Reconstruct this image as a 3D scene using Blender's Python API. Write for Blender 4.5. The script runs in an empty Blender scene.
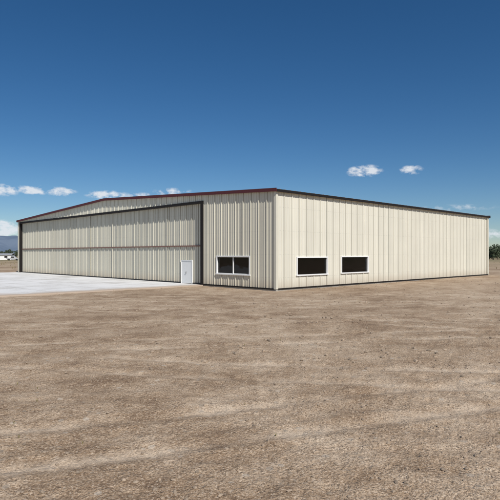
import bpy, math, random
from mathutils import Vector, Matrix, noise
random.seed(7)
sc=bpy.context.scene
F=515.0
CAMH=2.8
# ------------------------------------------------------------ helpers
def new_mat(name):
    m=bpy.data.materials.new(name); m.use_nodes=True
    nt=m.node_tree
    return m,nt,nt.nodes['Principled BSDF']
def N(nt,t,**kw):
    n=nt.nodes.new(t)
    for k,v in kw.items(): setattr(n,k,v)
    return n
def L(nt,a,b): nt.links.new(a,b)
def M(nt,op,a,b=None,c=None,clamp=False):
    n=nt.nodes.new('ShaderNodeMath'); n.operation=op; n.use_clamp=clamp
    for i,v in enumerate((a,b,c)):
        if v is None: continue
        if isinstance(v,(int,float)): n.inputs[i].default_value=v
        else: nt.links.new(v,n.inputs[i])
    return n.outputs[0]
def ramp(nt,fac,stops):
    r=nt.nodes.new('ShaderNodeValToRGB'); e=r.color_ramp.elements
    while len(e)<len(stops): e.new(0.5)
    for el,(p,c) in zip(e,stops):
        el.position=p; el.color=(c[0],c[1],c[2],1) if not isinstance(c,(int,float)) else (c,c,c,1)
    nt.links.new(fac,r.inputs[0]); return r.outputs[0]
def noise_n(nt,vec,scale,detail=3,rough=.55):
    n=nt.nodes.new('ShaderNodeTexNoise'); n.inputs['Scale'].default_value=scale
    n.inputs['Detail'].default_value=detail; n.inputs['Roughness'].default_value=rough
    nt.links.new(vec,n.inputs['Vector']); return n.outputs['Fac']
def mix(nt,fac,a,b,mode='MIX'):
    n=nt.nodes.new('ShaderNodeMix'); n.data_type='RGBA'; n.blend_type=mode
    for idx,v in ((0,fac),(6,a),(7,b)):
        if isinstance(v,(int,float)): n.inputs[idx].default_value=v
        elif isinstance(v,tuple): n.inputs[idx].default_value=(*v,1)
        else: nt.links.new(v,n.inputs[idx])
    return n.outputs[2]
def mkobj(name,verts,faces,mat,parent=None,smooth=False):
    me=bpy.data.meshes.new(name); me.from_pydata(verts,[],faces); me.update()
    if smooth: me.shade_smooth()
    o=bpy.data.objects.new(name,me); sc.collection.objects.link(o)
    if mat: me.materials.append(mat)
    if parent: o.parent=parent
    return o
class MB:
    def __init__(s): s.v=[]; s.f=[]
    def box(s,x0,x1,y0,y1,z0,z1):
        b=len(s.v)
        s.v+=[(x0,y0,z0),(x1,y0,z0),(x1,y1,z0),(x0,y1,z0),(x0,y0,z1),(x1,y0,z1),(x1,y1,z1),(x0,y1,z1)]
        s.f+=[tuple(b+i for i in q) for q in ((0,3,2,1),(4,5,6,7),(0,1,5,4),(1,2,6,5),(2,3,7,6),(3,0,4,7))]
    def hexa(s,p):
        b=len(s.v); s.v+=p
        s.f+=[tuple(b+i for i in q) for q in ((0,3,2,1),(4,5,6,7),(0,1,5,4),(1,2,6,5),(2,3,7,6),(3,0,4,7))]
    def quad(s,a,b_,c,d):
        b=len(s.v); s.v+=[a,b_,c,d]; s.f.append((b,b+1,b+2,b+3))
    def cyl(s,c,axis,r,h,n=16):
        b=len(s.v)
        for k in (0,1):
            for i in range(n):
                a=2*math.pi*i/n; p=[0,0,0]
                p[axis]=c[axis]+(k-.5)*h
                p[(axis+1)%3]=c[(axis+1)%3]+r*math.cos(a); p[(axis+2)%3]=c[(axis+2)%3]+r*math.sin(a)
                s.v.append(tuple(p))
        for i in range(n):
            j=(i+1)%n; s.f.append((b+i,b+j,b+n+j,b+n+i))
        s.f.append(tuple(b+i for i in range(n))[::-1]); s.f.append(tuple(b+n+i for i in range(n)))
    def obj(s,name,mat,parent=None,smooth=False): return mkobj(name,s.v,s.f,mat,parent,smooth)

# ------------------------------------------------------------ materials
def metal_paint(name,col,axis,panel=.915,var=.10,rough=.45,dirt=.5,seam=.6):
    m,nt,b=new_mat(name)
    tc=N(nt,'ShaderNodeTexCoord'); sep=N(nt,'ShaderNodeSeparateXYZ'); L(nt,tc.outputs['Object'],sep.inputs[0])
    s=sep.outputs[axis]
    q=M(nt,'DIVIDE',s,panel)
    k=M(nt,'FLOOR',q)
    wn=N(nt,'ShaderNodeTexWhiteNoise',noise_dimensions='1D'); L(nt,k,wn.inputs['W'])
    v=M(nt,'ADD',M(nt,'MULTIPLY',wn.outputs['Value'],var),1-var*.5)
    sm=M(nt,'LESS_THAN',M(nt,'FRACT',M(nt,'ADD',q,.05)),.05)   # darker line along the lap seam of every panel
    mp=N(nt,'ShaderNodeMapping'); L(nt,tc.outputs['Object'],mp.inputs[0]); mp.inputs['Scale'].default_value=(5,5,.25)
    st=noise_n(nt,mp.outputs[0],1.0,4,.6)
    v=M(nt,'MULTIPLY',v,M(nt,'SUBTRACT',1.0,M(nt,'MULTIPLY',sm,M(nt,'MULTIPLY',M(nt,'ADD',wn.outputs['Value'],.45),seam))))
    v2=M(nt,'MULTIPLY',v,M(nt,'ADD',M(nt,'MULTIPLY',st,.24),.88))
    big=noise_n(nt,tc.outputs['Object'],.35,2)
    v3=M(nt,'MULTIPLY',v2,M(nt,'ADD',M(nt,'MULTIPLY',big,.14),.93))
    z=sep.outputs[2]
    zz=M(nt,'ABSOLUTE',M(nt,'SUBTRACT',M(nt,'FRACT',M(nt,'DIVIDE',z,1.85)),.5))
    ss=M(nt,'ABSOLUTE',M(nt,'SUBTRACT',M(nt,'FRACT',M(nt,'DIVIDE',s,.1525)),.5))
    scw=M(nt,'MULTIPLY',M(nt,'LESS_THAN',zz,.009),M(nt,'LESS_THAN',ss,.10))
    v3=M(nt,'MULTIPLY',v3,M(nt,'SUBTRACT',1.0,M(nt,'MULTIPLY',scw,.5)))
    dz=M(nt,'SUBTRACT',1.0,M(nt,'DIVIDE',z,M(nt,'ADD',M(nt,'MULTIPLY',st,1.6),.1)),clamp=True)
    cc=N(nt,'ShaderNodeVectorMath',operation='SCALE'); cc.inputs[0].default_value=col; L(nt,v3,cc.inputs['Scale'])
    c=mix(nt,M(nt,'MULTIPLY',dz,dirt),cc.outputs[0],(.36,.27,.19))
    L(nt,c,b.inputs['Base Color']); b.inputs['Roughness'].default_value=rough
    return m
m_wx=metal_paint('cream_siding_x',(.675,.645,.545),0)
m_wy=metal_paint('cream_siding_y_shade',(.61,.58,.475),1,seam=.4)  # same cream made darker: shade of the gable end put into the colour
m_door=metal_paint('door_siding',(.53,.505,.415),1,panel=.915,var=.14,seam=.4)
def simple(name,col,rough=.5,metal=0,var=.2,scale=3):
    m,nt,b=new_mat(name); tc=N(nt,'ShaderNodeTexCoord')
    n=noise_n(nt,tc.outputs['Object'],scale,4)
    c=mix(nt,n,tuple(x*(1-var) for x in col),tuple(min(1,x*(1+var)) for x in col))
    L(nt,c,b.inputs['Base Color']); b.inputs['Roughness'].default_value=rough; b.inputs['Metallic'].default_value=metal
    return m
m_maroon=simple('maroon_trim',(.085,.013,.015),.6)
m_dark=simple('dark_bronze_trim',(.014,.011,.010),.65)
m_dark.node_tree.nodes['Principled BSDF'].inputs['Specular IOR Level'].default_value=.25
m_rail=simple('brown_hinge_rail',(.20,.105,.08),.6)
m_white=simple('white_paint',(.78,.78,.76),.4,var=.06)
m_creamtrim=simple('cream_trim',(.62,.59,.49),.45,var=.06)
m_roof=simple('galvalume_roof',(.45,.45,.44),.4,.3)
m_inner=simple('interior_dark',(.03,.03,.03),.9)
m_blind=simple('window_blind',(.72,.72,.70),.6,var=.1)
m_rubber=simple('rubber',(.02,.02,.02),.8)
m_chrome=simple('steel_handle',(.5,.5,.5),.3,1)
m_conc_found=simple('foundation_concrete',(.36,.34,.30),.9)
def glass(name,t):
    m,nt,b=new_mat(name)
    tc=N(nt,'ShaderNodeTexCoord'); bp=N(nt,'ShaderNodeBump'); bp.inputs['Strength'].default_value=.2; bp.inputs['Distance'].default_value=.03
    L(nt,noise_n(nt,tc.outputs['Object'],1.4,1),bp.inputs['Height'])
    tb=N(nt,'ShaderNodeBsdfTransparent'); tb.inputs[0].default_value=(t,t*1.03,t*1.03,1)
    gb=N(nt,'ShaderNodeBsdfGlossy'); gb.inputs['Roughness'].default_value=.03; L(nt,bp.outputs[0],gb.inputs['Normal'])
    fr=N(nt,'ShaderNodeFresnel'); fr.inputs['IOR'].default_value=1.42
    ms=N(nt,'ShaderNodeMixShader'); L(nt,fr.outputs[0],ms.inputs[0]); L(nt,tb.outputs[0],ms.inputs[1]); L(nt,gb.outputs[0],ms.inputs[2])
    L(nt,ms.outputs[0],nt.nodes['Material Output'].inputs[0]); return m
m_glass=glass('window_glass',.45); m_glassc=glass('clear_window_glass',.85)

# ------------------------------------------------------------ hangar
LX,LY,HE,HR=41.5,53.6,7.75,9.02
B=bpy.data.objects.new('steel_hangar',None); sc.collection.objects.link(B)
ang=math.atan2(.696,.718); B.location=(2.02,40,0); B.rotation_euler=(0,0,ang)
Bm=Matrix.Translation(B.location)@Matrix.Rotation(ang,4,'Z'); Bi=Bm.inverted()
def W(x,y,z=0): return Bm@Vector((x,y,z))
P=.305
def prof(s0,s1,big=.065,small=.026):
    pts=[]
    k=math.floor(s0/P)-1
    while k*P<s1+P:
        h=big if k%3==0 else small
        w=.11 if k%3==0 else .055
        for a,d in ((0,0),(w*.22,h),(w*.75,h),(w,0)):
            pts.append((k*P+a,d))
        k+=1
    def interp(s):
        for (a,da),(b_,db) in zip(pts,pts[1:]):
            if a<=s<=b_: return da+(db-da)*(s-a)/max(1e-6,b_-a)
        return 0
    return [(s0,interp(s0))]+[p for p in pts if s0+1e-4<p[0]<s1-1e-4]+[(s1,interp(s1))]
def sheet(mb,s0,s1,z0,z1,fmap):
    pr=prof(s0,s1); b=len(mb.v)
    zt=z1 if callable(z1) else (lambda s:z1)
    for s,d in pr:
        mb.v.append(fmap(s,z0,d)); mb.v.append(fmap(s,zt(s),d))
    for i in range(len(pr)-1):
        mb.f.append((b+2*i,b+2*i+2,b+2*i+3,b+2*i+1))
fR=lambda s,z,d:(s,-d,z)
fL=lambda s,z,d:(-d,s,z)
gab=lambda s:HE+(HR-HE)*(1-abs(s-LY/2)/(LY/2))
Z0=.06
winR=[(2.43,6.45,1.12,2.48),(8.49,12.75,1.14,2.52)]
mb=MB(); s=0.0
for a,c,z0,z1 in winR:
    sheet(mb,s,a,Z0,HE,fR); sheet(mb,a,c,Z0,z0,fR); sheet(mb,a,c,z1,HE,fR); s=c
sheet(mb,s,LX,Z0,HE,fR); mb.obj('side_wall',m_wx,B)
DY0,DY1,DZ=9.26,52.9,7.40
winL=(2.9,7.04,1.12,2.56)
mb=MB()
sheet(mb,0,winL[0],Z0,gab,fL); sheet(mb,winL[0],winL[1],Z0,winL[2],fL); sheet(mb,winL[0],winL[1],winL[3],gab,fL)
sheet(mb,winL[1],DY0,Z0,gab,fL)
for a,c in ((DY0,LY/2),(LY/2,DY1)): sheet(mb,a,c,DZ,gab,fL)
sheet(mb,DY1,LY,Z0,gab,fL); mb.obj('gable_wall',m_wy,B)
mb=MB()
mb.f.append((0,1,2,3,4)); mb.v+=[(LX,0,Z0),(LX,LY,Z0),(LX,LY,HE),(LX,LY/2,HR),(LX,0,HE)]
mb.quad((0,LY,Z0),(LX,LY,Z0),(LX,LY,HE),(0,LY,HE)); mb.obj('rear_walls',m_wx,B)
mb=MB(); mb.box(-.03,LX+.03,-.03,DY0,-.3,Z0); mb.box(.5,LX+.03,DY0,LY+.03,-.3,Z0-.02); mb.obj('foundation',m_conc_found,B)
mb=MB(); ov=.18
def roofslab(y0,y1,zo,zt,x0,x1):
    g=lambda y:HE+(HR-HE)*(1-abs(y-LY/2)/(LY/2))
    mb.hexa([(x0,y0,g(y0)+zo),(x1,y0,g(y0)+zo),(x1,y1,g(y1)+zo),(x0,y1,g(y1)+zo),
             (x0,y0,g(y0)+zt),(x1,y0,g(y0)+zt),(x1,y1,g(y1)+zt),(x0,y1,g(y1)+zt)])
roofslab(-ov,LY/2,.02,.10,-ov,LX+ov); roofslab(LY/2,LY+ov,.02,.10,-ov,LX+ov)
x=0.3
while x<LX:
    roofslab(-ov,LY/2,.10,.14,x,x+.05); roofslab(LY/2,LY+ov,.10,.14,x,x+.05); x+=.61
mb.obj('roof_panels',m_roof,B)
mb=MB()
x0,x1=-ov-.06,-ov
roofslab(-ov-.06,LY/2,-.10,.17,x0,x1); roofslab(LY/2,LY+ov+.06,-.10,.17,x0,x1)
roofslab(-ov-.06,LY/2,-.16,.19,LX+ov,LX+ov+.06); roofslab(LY/2,LY+ov+.06,-.16,.19,LX+ov,LX+ov+.06)
mb.obj('rake_trim',m_maroon,B)
mb=MB()
mb.box(-ov,LX+ov,-ov-.10,-ov-.002,HE-.12,HE+.08)
mb.box(-ov,LX+ov,LY+ov+.002,LY+ov+.10,HE-.12,HE+.08)
mb.obj('eave_gutter',m_dark,B)
mb=MB()
mb.box(-ov,LX+ov,-ov,-.068,HE-.03,HE-.003)
mb.obj('eave_soffit',m_creamtrim,B)
mb=MB()
mb.box(-.085,-.07,-.085,.16,Z0,HE-.03); mb.box(-.07,.16,-.085,-.07,Z0,HE-.035)
mb.box(-.085,-.07,LY-.16,LY+.05,Z0,HE-.03)
mb.box(LX-.16,LX+.07,-.085,-.07,Z0,HE-.035)
mb.obj('corner_trim',m_creamtrim,B)
mb=MB()
for xx in (41.0,):
    mb.box(xx,xx+.1,-.175,-.09,.25,HE-.12)
    for zz in (1.2,3.6,6.2): mb.box(xx-.02,xx+.12,-.18,-.088,zz,zz+.04)
    mb.hexa([(xx,-.35,.08),(xx+.1,-.35,.08),(xx+.1,-.09,.22),(xx,-.09,.22),(xx,-.35,.17),(xx+.1,-.35,.17),(xx+.1,-.09,.31),(xx,-.09,.31)])
mb.obj('downspout',m_creamtrim,B)
mb=MB(); mb.box(.16,LX,-.077,-.03,Z0-.05,Z0+.06); mb.box(-.077,-.03,.16,DY0-.35,Z0-.05,Z0+.06); mb.obj('base_trim',m_dark,B)
# hangar door
R=.34
fD=lambda s,z,d:(R-d,s,z)
pd=(10.95,12.55,2.16)
mb=MB(); rz=3.55
sheet(mb,DY0,pd[0],.12,rz-.05,fD); sheet(mb,pd[1],DY1,.12,rz-.05,fD); sheet(mb,pd[0],pd[1],pd[2],rz-.05,fD)
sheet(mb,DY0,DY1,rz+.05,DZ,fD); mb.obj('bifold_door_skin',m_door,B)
mb=MB(); mb.box(R-.115,R+.02,DY0+.02,DY1-.02,rz-.055,rz+.055); mb.obj('bifold_hinge_rail',m_rail,B)
mb=MB(); mb.box(R-.09,R+.03,DY0+.02,pd[0]-.09,.022,.13); mb.box(R-.09,R+.03,pd[1]+.09,DY1-.02,.022,.13); mb.obj('door_bottom_seal',m_rubber,B)
mb=MB()
mb.box(-.10,R,DY0-.34,DY0,.0,DZ)
mb.box(-.10,R,DY1,DY1+.12,0,DZ)
mb.box(-.10,R,DY0-.34,DY1+.12,DZ+.002,DZ+.2)
mb.obj('door_frame',m_dark,B)
mb=MB()
for yy in [DY0+.35+i*((DY1-DY0-.7)/8) for i in range(9)]:
    mb.box(R-.10,R-.067,yy-.035,yy+.035,.14,rz-.06); mb.box(R-.10,R-.067,yy-.035,yy+.035,rz+.06,DZ-.01)
mb.obj('door_stiffeners',m_creamtrim,B)
mb=MB()
y0,y1,zt=pd
mb.box(R-.12,R-.02,y0-.07,y0,.03,zt+.07); mb.box(R-.12,R-.02,y1,y1+.07,.03,zt+.07); mb.box(R-.12,R-.02,y0,y1,zt,zt+.07)
mb.box(R-.08,R-.02,y0+.01,(y0+y1)/2-.006,.06,zt-.01); mb.box(R-.08,R-.02,(y0+y1)/2+.006,y1-.01,.06,zt-.01)
mb.obj('personnel_door',m_white,B)
mb=MB(); mb.box(R-.13,R-.08,(y0+y1)/2+.06,(y0+y1)/2+.10,.95,1.15); mb.box(R-.15,R-.13,(y0+y1)/2+.06,(y0+y1)/2+.2,1.03,1.06); mb.obj('door_handle',m_chrome,B)
mb=MB(); mb.box(1.9,1.95,2.1,LY-.6,.07,7.6); mb.box(1.95,LX-.6,2.0,2.05,.07,7.6)
mb.obj('interior_partition',m_inner,B)
def window(name,s0,s1,z0,z1,right,panes):
    fr=MB(); gl=MB(); sh=MB()
    def bx(m,a,c,zz0,zz1,d0,d1):
        if right: m.box(a,c,-d1,-d0,zz0,zz1)
        else: m.box(-d1,-d0,a,c,zz0,zz1)
    w=.11
    bx(fr,s0-.06,s0+w-.06,z0,z1,-.10,.085); bx(fr,s1-w+.06,s1+.06,z0,z1,-.10,.085)
    bx(fr,s0-.06,s1+.06,z1,z1+.10,-.10,.09); bx(fr,s0-.10,s1+.10,z0-.10,z0,-.10,.12)
    for i in range(1,panes):
        c=s0+(s1-s0)*i/panes; bx(fr,c-.025,c+.025,z0,z1,-.07,.01)
    bx(gl,s0+.05,s1-.05,z0+.002,z1-.002,-.088,-.08)
    bx(sh,s0+.05,s1-.05,z0,z0+.04,-.078,-.03); bx(sh,s0+.05,s1-.05,z1-.04,z1,-.078,-.03)
    fr.obj(name+'_frame',m_white,B); gl.obj(name+'_glass',m_glass if right else m_glassc,B); sh.obj(name+'_sash',m_white if not right else m_dark,B)
    if not right:
        bl=MB(); mid_=s0+(s1-s0)*.5
        for (a,c,zb,dr) in ((s0+.1,mid_-.06,z0+.70,.10),(mid_+.06,s1-.1,z0+.45,-.16)):
            z=z1-.10; n_=0; tot=int((z-zb)/.11)
            while z>zb:
                k=dr*(n_/max(1,tot))   # a slightly crooked, half-lowered blind
                bl.quad((.15,a,z-k),(.15,c,z+k),(.17,c,z-.05+k),(.17,a,z-.05-k)); z-=.11; n_+=1
        bl.obj(name+'_blinds',m_blind,B)
        dk=MB(); dk.box(.5,1.1,s0+.4,s0+1.9,.9,1.34); dk.box(.6,1.1,s0+2.5,s0+3.1,.3,1.5); dk.obj('office_furniture',m_blind,B)
window('side_window_a',*winR[0],True,1)
window('side_window_b',*winR[1],True,1)
window('gable_window',*winL,False,2)

# ------------------------------------------------------------ apron
m_ap,nt,b=new_mat('concrete_apron')
tc=N(nt,'ShaderNodeTexCoord'); sep=N(nt,'ShaderNodeSeparateXYZ'); L(nt,tc.outputs['Object'],sep.inputs[0])
def joint(o,step):
    a=M(nt,'ABSOLUTE',M(nt,'SUBTRACT',M(nt,'FRACT',M(nt,'DIVIDE',o,step)),.5))
    return M(nt,'GREATER_THAN',a,.5-.03/step)
j=M(nt,'MAXIMUM',joint(sep.outputs[0],4.5),joint(sep.outputs[1],4.5))
n1=noise_n(nt,tc.outputs['Object'],.25,5,.65); n2=noise_n(nt,tc.outputs['Object'],9,3)
nn=M(nt,'ADD',M(nt,'MULTIPLY',n1,.75),M(nt,'MULTIPLY',n2,.25))
c=ramp(nt,nn,[(.36,(.48,.46,.43)),(.5,(.69,.68,.66)),(.7,(.78,.77,.76))])
c=mix(nt,M(nt,'MULTIPLY',j,.75),c,(.2,.18,.15))
edn=noise_n(nt,tc.outputs['Object'],.5,5)
ed=M(nt,'SUBTRACT',1.15,M(nt,'DIVIDE',M(nt,'SUBTRACT',sep.outputs[1],8.9),M(nt,'MULTIPLY',M(nt,'POWER',edn,2.0),7.0)),clamp=True)
c=mix(nt,M(nt,'MULTIPLY',ed,.85),c,(.42,.32,.23))
L(nt,c,b.inputs['Base Color']); b.inputs['Roughness'].default_value=.85
mb=MB(); mb.box(-60,.45,8.9,LY+.4,-.2,.02); o=mb.obj('concrete_apron',m_ap)
o.location=B.location; o.rotation_euler=B.rotation_euler

# ------------------------------------------------------------ ground
TR=[(17,.10,1.2,.09,.3),(21.5,.22,1.0,.07,2.0),(27,.05,1.8,.05,1.0),(13.5,-.12,.9,.11,4.0),(31,-.16,1.0,.06,.7),(24,-.30,1.5,.05,3.1),(9.5,.35,.6,.1,5.0),(35,.02,.8,.08,1.7)]
m_g,nt,b=new_mat('dirt_ground')
tc=N(nt,'ShaderNodeTexCoord'); pos=tc.outputs['Object']
sep=N(nt,'ShaderNodeSeparateXYZ'); L(nt,pos,sep.inputs[0]); X,Y=sep.outputs[0],sep.outputs[1]
big=noise_n(nt,pos,.09,3,.6); mid=noise_n(nt,pos,.7,5,.7); fine=noise_n(nt,pos,6,4,.75); vf=noise_n(nt,pos,32,2,.7)
comb=M(nt,'ADD',M(nt,'ADD',M(nt,'MULTIPLY',big,.38),M(nt,'MULTIPLY',mid,.37)),M(nt,'MULTIPLY',fine,.25))
c=ramp(nt,comb,[(.38,(.19,.122,.075)),(.46,(.335,.235,.152)),(.53,(.455,.34,.235)),(.61,(.58,.46,.335))])
sp=ramp(nt,vf,[(.53,0.0),(.60,1.0)])
c=mix(nt,M(nt,'MULTIPLY',sp,.6),c,(.10,.068,.046))
sp2=ramp(nt,vf,[(.37,1.0),(.44,0.0)])
c=mix(nt,M(nt,'MULTIPLY',sp2,.5),c,(.66,.55,.43))
vo=N(nt,'ShaderNodeTexVoronoi'); vo.inputs['Scale'].default_value=3.2; L(nt,pos,vo.inputs['Vector'])
st=M(nt,'MULTIPLY',M(nt,'LESS_THAN',vo.outputs['Distance'],.18),M(nt,'GREATER_THAN',mid,.49))
c=mix(nt,M(nt,'MULTIPLY',st,.6),c,mix(nt,vo.outputs['Color'],(.12,.09,.065),(.62,.54,.44)))
brk=noise_n(nt,pos,.35,2)
tr=None
for (a0,b0,amp,fr_,ph) in TR:
    yc=M(nt,'ADD',M(nt,'ADD',M(nt,'MULTIPLY',X,b0),a0),M(nt,'MULTIPLY',M(nt,'SINE',M(nt,'ADD',M(nt,'MULTIPLY',X,fr_),ph)),amp))
    d=M(nt,'ABSOLUTE',M(nt,'SUBTRACT',M(nt,'ABSOLUTE',M(nt,'SUBTRACT',Y,yc)),.85))
    t=M(nt,'SUBTRACT',1.0,M(nt,'DIVIDE',d,.30),clamp=True)
    tr=t if tr is None else M(nt,'MAXIMUM',tr,t)
tr=M(nt,'MULTIPLY',tr,ramp(nt,brk,[(.38,0.0),(.55,1.0)]))
c=mix(nt,M(nt,'MULTIPLY',M(nt,'MULTIPLY',tr,1.1),M(nt,'ADD',fine,.05),clamp=True),c,(.59,.475,.355))
dist=N(nt,'ShaderNodeVectorMath',operation='LENGTH'); L(nt,pos,dist.inputs[0])
ff=M(nt,'DIVIDE',M(nt,'SUBTRACT',dist.outputs['Value'],90),160,clamp=True)
scr=ramp(nt,noise_n(nt,pos,.03,5,.7),[(.4,(.16,.15,.08)),(.55,(.34,.27,.17)),(.7,(.42,.34,.23))])
c=mix(nt,ff,c,scr)
L(nt,c,b.inputs['Base Color']); b.inputs['Roughness'].default_value=.95; b.inputs['Specular IOR Level'].default_value=.1
h=M(nt,'ADD',M(nt,'MULTIPLY',fine,.065),M(nt,'MULTIPLY',vf,.018))
bp=N(nt,'ShaderNodeBump'); bp.inputs['Strength'].default_value=1; bp.inputs['Distance'].default_value=1.0
L(nt,h,bp.inputs['Height']); L(nt,bp.outputs[0],b.inputs['Normal'])
def gz(x,y):
    r=math.hypot(x,y)
    if r>300: return -.004
    fade=1/(1+(r/60)**3)
    n=noise.noise((x*.35,y*.35,0))*.05
    if r<70:
        n+=noise.noise((x*1.3,y*1.3,3))*.035+noise.noise((x*3.5,y*3.5,7))*.026
        if r<30: n+=noise.noise((x*9,y*9,2))*.015
        for (a0,b0,amp,fr_,ph) in TR:
            d=abs(abs(y-(a0+b0*x+amp*math.sin(x*fr_+ph)))-.85)
            if d<.3: n-=.035*(1-d/.3)
            elif d<.5: n+=.02*(1-abs(d-.4)/.1)
    return min(0,(n-.095)*fade-.004)
rad=[0.8]
while rad[-1]<2.5: rad.append(rad[-1]*1.1)
while rad[-1]<60: rad.append(rad[-1]*1.012)
while rad[-1]<25000: rad.append(rad[-1]*1.07)
HA=math.radians(48); NF=700; NB=90
angs=[math.pi/2-HA+2*HA*i/NF for i in range(NF)]+[math.pi/2+HA+(2*math.pi-2*HA)*i/NB for i in range(NB)]
NS=len(angs)
v=[(0,0,gz(0,0))]; f=[]
cs=[(math.cos(a),math.sin(a)) for a in angs]
for r in rad:
    for ca,sa in cs: v.append((r*ca,r*sa,gz(r*ca,r*sa)))
for i in range(NS): f.append((0,1+i,1+(i+1)%NS))
for k in range(len(rad)-1):
    o0=1+k*NS; o1=o0+NS
    for i in range(NS):
        j_=(i+1)%NS; f.append((o0+i,o1+i,o1+j_,o0+j_))
mkobj('ground',v,f,m_g,None,True)

# pebbles / rubble
t=(1+5**.5)/2
iv=[Vector(p).normalized() for p in ((-1,t,0),(1,t,0),(-1,-t,0),(1,-t,0),(0,-1,t),(0,1,t),(0,-1,-t),(0,1,-t),(t,0,-1),(t,0,1),(-t,0,-1),(-t,0,1))]
iF=[(0,11,5),(0,5,1),(0,1,7),(0,7,10),(0,10,11),(1,5,9),(5,11,4),(11,10,2),(10,7,6),(7,1,8),(3,9,4),(3,4,2),(3,2,6),(3,6,8),(3,8,9),(4,9,5),(2,4,11),(6,2,10),(8,6,7),(9,8,1)]
def in_bld(x,y,m=.3):
    l=Bi@Vector((x,y,0)); return (l.x>-m and l.x<LX+m and l.y>-m and l.y<LY+m) or (l.x<=.1 and l.y>8.8)
mb=MB()
def stone(mb,x,y,sz):
    rot=Matrix.Rotation(random.uniform(0,6.28),3,'Z'); b0=len(mb.v); z=gz(x,y)
    sx,sy,s_z=random.uniform(.8,1.5),random.uniform(.6,1.1),random.uniform(.45,.8)
    for p in iv:
        q=rot@Vector((p.x*sx,p.y*sy,p.z*s_z))*sz*random.uniform(.78,1.18); mb.v.append((x+q.x,y+q.y,z+q.z+sz*.15))
    mb.f+=[(a_+b0,b_+b0,c_+b0) for a_,b_,c_ in iF]
for i in range(18000):
    r=4.5+(random.random()**1.7)*38; a=random.uniform(-.75,.75)
    x,y=r*math.sin(a),r*math.cos(a)
    if noise.noise((x*.3,y*.3,9))<random.uniform(-.6,.35): continue
    if in_bld(x,y): continue
    stone(mb,x,y,.005+.034*random.random()**4.5)
for i in range(4500):
    r=random.uniform(13,62); a=random.uniform(-.6,.8); x,y=r*math.sin(a),r*math.cos(a)
    if in_bld(x,y) or noise.noise((x*.2,y*.2,19))<random.uniform(-.5,.3): continue
    stone(mb,x,y,.022+.06*random.random()**3)
mb.obj('gravel',simple('pebble_stone',(.30,.23,.165),.9,var=.85,scale=2.7))
mb=MB()
def tuft(x,y,hh,n):
    z=gz(x,y)
    for i in range(n):
        a=random.uniform(0,6.28); l=hh*random.uniform(.5,1); s=random.uniform(.15,.7); w=.006+hh*.015
        dx,dy=math.cos(a),math.sin(a); px_,py=-dy*w,dx*w
        m_=(x+dx*l*s*.4,y+dy*l*s*.4,z+l*.65); e=(x+dx*l*s,y+dy*l*s,z+l)
        b0=len(mb.v); mb.v+=[(x-px_,y-py,z-.01),(x+px_,y+py,z-.01),(m_[0]+px_*.7,m_[1]+py*.7,m_[2]),(m_[0]-px_*.7,m_[1]-py*.7,m_[2]),e]
        mb.f+=[(b0,b0+1,b0+2,b0+3),(b0+3,b0+2,b0+4)]
for i in range(45):
    s_=random.uniform(0,LX); d=random.expovariate(2.5)+.15; p=W(s_,-d); tuft(p.x,p.y,random.uniform(.05,.16),14)
for i in range(500):
    r=random.uniform(90,300); a=random.uniform(-.6,.8); x,y=r*math.sin(a),r*math.cos(a)
    if in_bld(x,y,2): continue
    tuft(x,y,random.uniform(.3,.8),22)
for i in range(60):
    r=random.uniform(8,38); a=random.uniform(-.5,.5); x,y=r*math.sin(a),r*math.cos(a)
    if in_bld(x,y,.5): continue
    tuft(x,y,random.uniform(.02,.07),12)
mb.obj('dry_weeds',simple('dry_grass',(.30,.25,.12),.9,var=.35,scale=.5))

# ------------------------------------------------------------ mountains
m_m,nt,b=new_mat('mountain_rock_haze')
tc=N(nt,'ShaderNodeTexCoord')
n=noise_n(nt,tc.outputs['Object'],.0012,7,.65)
L(nt,ramp(nt,n,[(.35,(.075,.115,.18)),(.6,(.14,.185,.25))]),b.inputs['Base Color']); b.inputs['Roughness'].default_value=1  # distance haze painted into the rock colour as blue-grey
v=[];f=[]; NA=900; K=9
for i in range(NA):
    a=2*math.pi*i/NA; dx,dy=math.sin(a),math.cos(a)
    hgt=max(0,190+230*noise.fractal((dx*3.2+5,dy*3.2,1),1,2,6)+250*max(0,math.cos(a+.5))**6+110*noise.fractal((dx*22,dy*22,4),1,2,5))
    for k in range(K):
        t_=k/(K-1); r=11000+3500*t_
        ridge=noise.fractal((dx*30,dy*30,t_*3),1,2,5)
        v.append((dx*r,dy*r,hgt*(t_**1.2)*(1+.35*ridge*(1-t_))-20*(1-t_)))
for i in range(NA):
    for k in range(K-1):
        a_=i*K+k; b_=((i+1)%NA)*K+k; f.append((a_,b_,b_+1,a_+1))
mkobj('mountains',v,f,m_m)

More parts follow.
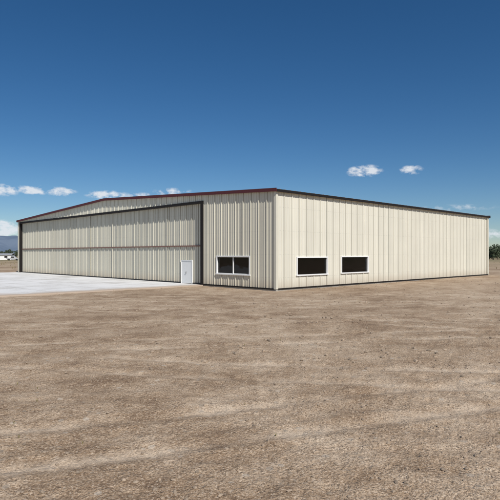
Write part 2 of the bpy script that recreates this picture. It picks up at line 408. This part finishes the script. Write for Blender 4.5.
# ------------------------------------------------------------ trees
m_leaf=simple('leaf_green',(.06,.08,.04),.8,var=.5,scale=.6)
m_bark=simple('bark',(.10,.075,.05),.9)
lv=MB(); tk=MB()
def tree(x,y,h):
    for i in range(6):
        a0=2*math.pi*i/6;a1=2*math.pi*(i+1)/6; r0,r1=h*.03,h*.012
        tk.quad((x+r0*math.cos(a0),y+r0*math.sin(a0),-.1),(x+r0*math.cos(a1),y+r0*math.sin(a1),-.1),(x+r1*math.cos(a1),y+r1*math.sin(a1),h*.75),(x+r1*math.cos(a0),y+r1*math.sin(a0),h*.75))
    cl=[(random.gauss(0,h*.17),random.gauss(0,h*.17),h*random.uniform(.2,.88),h*random.uniform(.1,.2)) for _ in range(12)]
    for cx,cy,cz,cr in cl:
        w=h*.008
        tk.quad((x-w,y,h*.2),(x+w,y,h*.2),(x+cx+w*.4,y+cy,cz),(x+cx-w*.4,y+cy,cz))
        for _ in range(34):
            d=Vector((random.gauss(0,1),random.gauss(0,1),random.gauss(0,.8))); d.normalize(); d*=cr*random.uniform(.5,1.1)
            c_=Vector((x+cx,y+cy,cz))+d; s_=h*random.uniform(.018,.04)
            n_=Vector((random.uniform(-1,1),random.uniform(-1,1),random.uniform(-1,1))).normalized(); u_=n_.orthogonal().normalized()*s_; w_=n_.cross(u_)
            lv.quad(tuple(c_-u_-w_),tuple(c_+u_-w_),tuple(c_+u_+w_),tuple(c_-u_+w_))
for i in range(110):
    a=random.uniform(.425,.95) if i>32 else random.uniform(.425,.47); r=random.uniform(260,420); tree(r*math.sin(a),r*math.cos(a),random.uniform(3.5,8.5))
for i in range(90):
    a=random.uniform(-.95,-.40) if i>35 else random.uniform(-.48,-.41); r=random.uniform(380,560); tree(r*math.sin(a),r*math.cos(a),random.uniform(3,6.5))
T=bpy.data.objects.new('distant_treeline',None); sc.collection.objects.link(T)
lv.obj('foliage',m_leaf,T); tk.obj('trunks',m_bark,T)

# ------------------------------------------------------------ distant shed, truck
def px(xp,Z): return (xp-250)/F*Z
S=bpy.data.objects.new('storage_shed',None); sc.collection.objects.link(S); S.location=(px(2,250),250,0); S.rotation_euler=(0,0,.15)
mb=MB(); mb.box(-5,5,-3,3,0,2.3); mb.obj('walls',m_white,S)
mb=MB(); mb.hexa([(-5.3,-3.4,2.2),(5.3,-3.4,2.2),(5.3,0,3.0),(-5.3,0,3.0),(-5.3,-3.4,2.32),(5.3,-3.4,2.32),(5.3,0,3.12),(-5.3,0,3.12)])
mb.hexa([(-5.3,0,3.0),(5.3,0,3.0),(5.3,3.4,2.2),(-5.3,3.4,2.2),(-5.3,0,3.12),(5.3,0,3.12),(5.3,3.4,2.32),(-5.3,3.4,2.32)])
mb.obj('roof',m_roof,S)
mb=MB(); mb.box(-4,-1,-3.05,-3.003,0.05,2.0); mb.box(2,3.4,-3.05,-3.003,1,1.8); mb.obj('openings',m_dark,S)
def truck(name,loc,rot,paint):
    E=bpy.data.objects.new(name,None); sc.collection.objects.link(E); E.location=loc; E.rotation_euler=(0,0,rot)
    m=MB()
    side=[(-2.7,.5),(2.6,.5),(2.7,.95),(1.4,1.1),(.75,1.75),(-.7,1.8),(-.85,1.1),(-2.7,1.1)]
    for yy in (-.95,.95):
        for (xx,zz) in side: m.v.append((xx,yy*(1 if zz<1.2 else .82),zz))
    n_=len(side)
    for i in range(n_): j=(i+1)%n_; m.f.append((i,j,n_+j,n_+i))
    m.f.append(tuple(range(n_))[::-1]); m.f.append(tuple(range(n_,2*n_)))
    m.obj('body',paint,E)
    m=MB(); m.hexa([(.78,-.97,1.15),(-.72,-.97,1.15),(-.72,.97,1.15),(.78,.97,1.15),(.5,-.83,1.68),(-.6,-.83,1.68),(-.6,.83,1.68),(.5,.83,1.68)]); m.obj('windows',m_rubber,E)
    m=MB()
    for xx in (-1.7,1.7):
        for yy in (-.88,.88): m.cyl((xx,yy,.38),1,.38,.25)
    m.obj('wheels',m_rubber,E)
truck('pickup_truck',(px(13,225),225,0),.2,simple('silver_paint',(.42,.42,.42),.4))

# ------------------------------------------------------------ light
sv=Vector((.45,-.893,0)).normalized(); EL=math.radians(45)
sdir=Vector((sv.x*math.cos(EL),sv.y*math.cos(EL),math.sin(EL)))
sd=bpy.data.lights.new('sun','SUN'); sd.energy=4.5; sd.angle=math.radians(.5); sd.color=(1,.965,.91)
so=bpy.data.objects.new('sun',sd); sc.collection.objects.link(so); so.rotation_euler=sdir.to_track_quat('Z','Y').to_euler(); so.location=(0,-20,60)
w=bpy.data.worlds.new('World'); sc.world=w; w.use_nodes=True; nt=w.node_tree; nt.nodes.clear()
out=N(nt,'ShaderNodeOutputWorld'); bg=N(nt,'ShaderNodeBackground'); L(nt,bg.outputs[0],out.inputs[0]); bg.inputs[1].default_value=.086
sky=N(nt,'ShaderNodeTexSky',sky_type='NISHITA'); sky.sun_disc=False; sky.sun_elevation=EL; sky.sun_rotation=math.atan2(sv.x,sv.y)
sky.altitude=1600; sky.air_density=1.0; sky.dust_density=.5; sky.ozone_density=3.5
hs=N(nt,'ShaderNodeHueSaturation'); hs.inputs['Saturation'].default_value=1.26; hs.inputs['Value'].default_value=.85; L(nt,sky.outputs[0],hs.inputs['Color'])
tc=N(nt,'ShaderNodeTexCoord'); D=tc.outputs['Generated']
sep=N(nt,'ShaderNodeSeparateXYZ'); L(nt,D,sep.inputs[0])
az=M(nt,'ARCTAN2',sep.outputs[0],sep.outputs[1]); el=M(nt,'ARCSINE',sep.outputs[2])
mp=N(nt,'ShaderNodeMapping'); mp.inputs['Scale'].default_value=(1,1,1.8); L(nt,D,mp.inputs[0])
n1=noise_n(nt,mp.outputs[0],58,6,.6)
n2=noise_n(nt,mp.outputs[0],5,4,.6)
tot=None
clouds=[(3,190,17,6,1),(33,190,18,5,.95),(61,192,16,5,.85),(108,195,22,4.5,.85),(142,196,18,3.5,.75),(172,192,20,4,.75),(364,171,18,6,1),(411,170,12,4.5,.95),(2,229,34,9,1.25),(-70,200,50,12,.9),(560,200,40,8,.8),(488,234,30,6,.65),(455,208,40,3.5,.4)]
for (cx,cy,rx,ry,st) in clouds:
    a0=math.atan2(cx-250,F); e0=math.atan2((254-cy)*math.cos(a0),F); ra=rx/F*math.cos(a0)**2; re=ry/F*math.cos(a0)
    dx=M(nt,'DIVIDE',M(nt,'SUBTRACT',az,a0),ra); dy=M(nt,'DIVIDE',M(nt,'SUBTRACT',el,e0),re)
    d=M(nt,'ADD',M(nt,'MULTIPLY',dx,dx),M(nt,'MULTIPLY',dy,dy))
    t=M(nt,'MULTIPLY',M(nt,'SUBTRACT',1.1,M(nt,'MULTIPLY',d,.8)),st)
    tot=t if tot is None else M(nt,'MAXIMUM',tot,t)
dd=M(nt,'ADD',M(nt,'MINIMUM',tot,1.2),M(nt,'MULTIPLY',M(nt,'SUBTRACT',n1,.51),5.0))
dens=ramp(nt,M(nt,'MULTIPLY',dd,.5),[(.08,0.0),(.64,1.0)])
dens=M(nt,'MULTIPLY',dens,M(nt,'MULTIPLY',tot,1.5,clamp=True))
bk=M(nt,'MULTIPLY',ramp(nt,n2,[(.5,0.0),(.66,1.0)]),M(nt,'LESS_THAN',sep.outputs[1],-.1))
dens=M(nt,'MAXIMUM',dens,M(nt,'MULTIPLY',bk,.7))
c=mix(nt,M(nt,'MULTIPLY',dens,.9),hs.outputs[0],(8.8,9.2,9.8))
L(nt,c,bg.inputs[0])
w.cycles.sampling_method='MANUAL'; w.cycles.sample_map_resolution=512

# ------------------------------------------------------------ camera
cd=bpy.data.cameras.new('camera'); cam=bpy.data.objects.new('camera',cd); sc.collection.objects.link(cam)
cam.location=(0,0,CAMH); cam.rotation_euler=(math.radians(90),0,0)
cd.sensor_width=36; cd.lens=36*F/500; cd.shift_y=.008; cd.clip_end=60000; cd.clip_start=.1
sc.camera=cam
sc.view_settings.view_transform='Standard'; sc.view_settings.look='None'; sc.view_settings.exposure=0
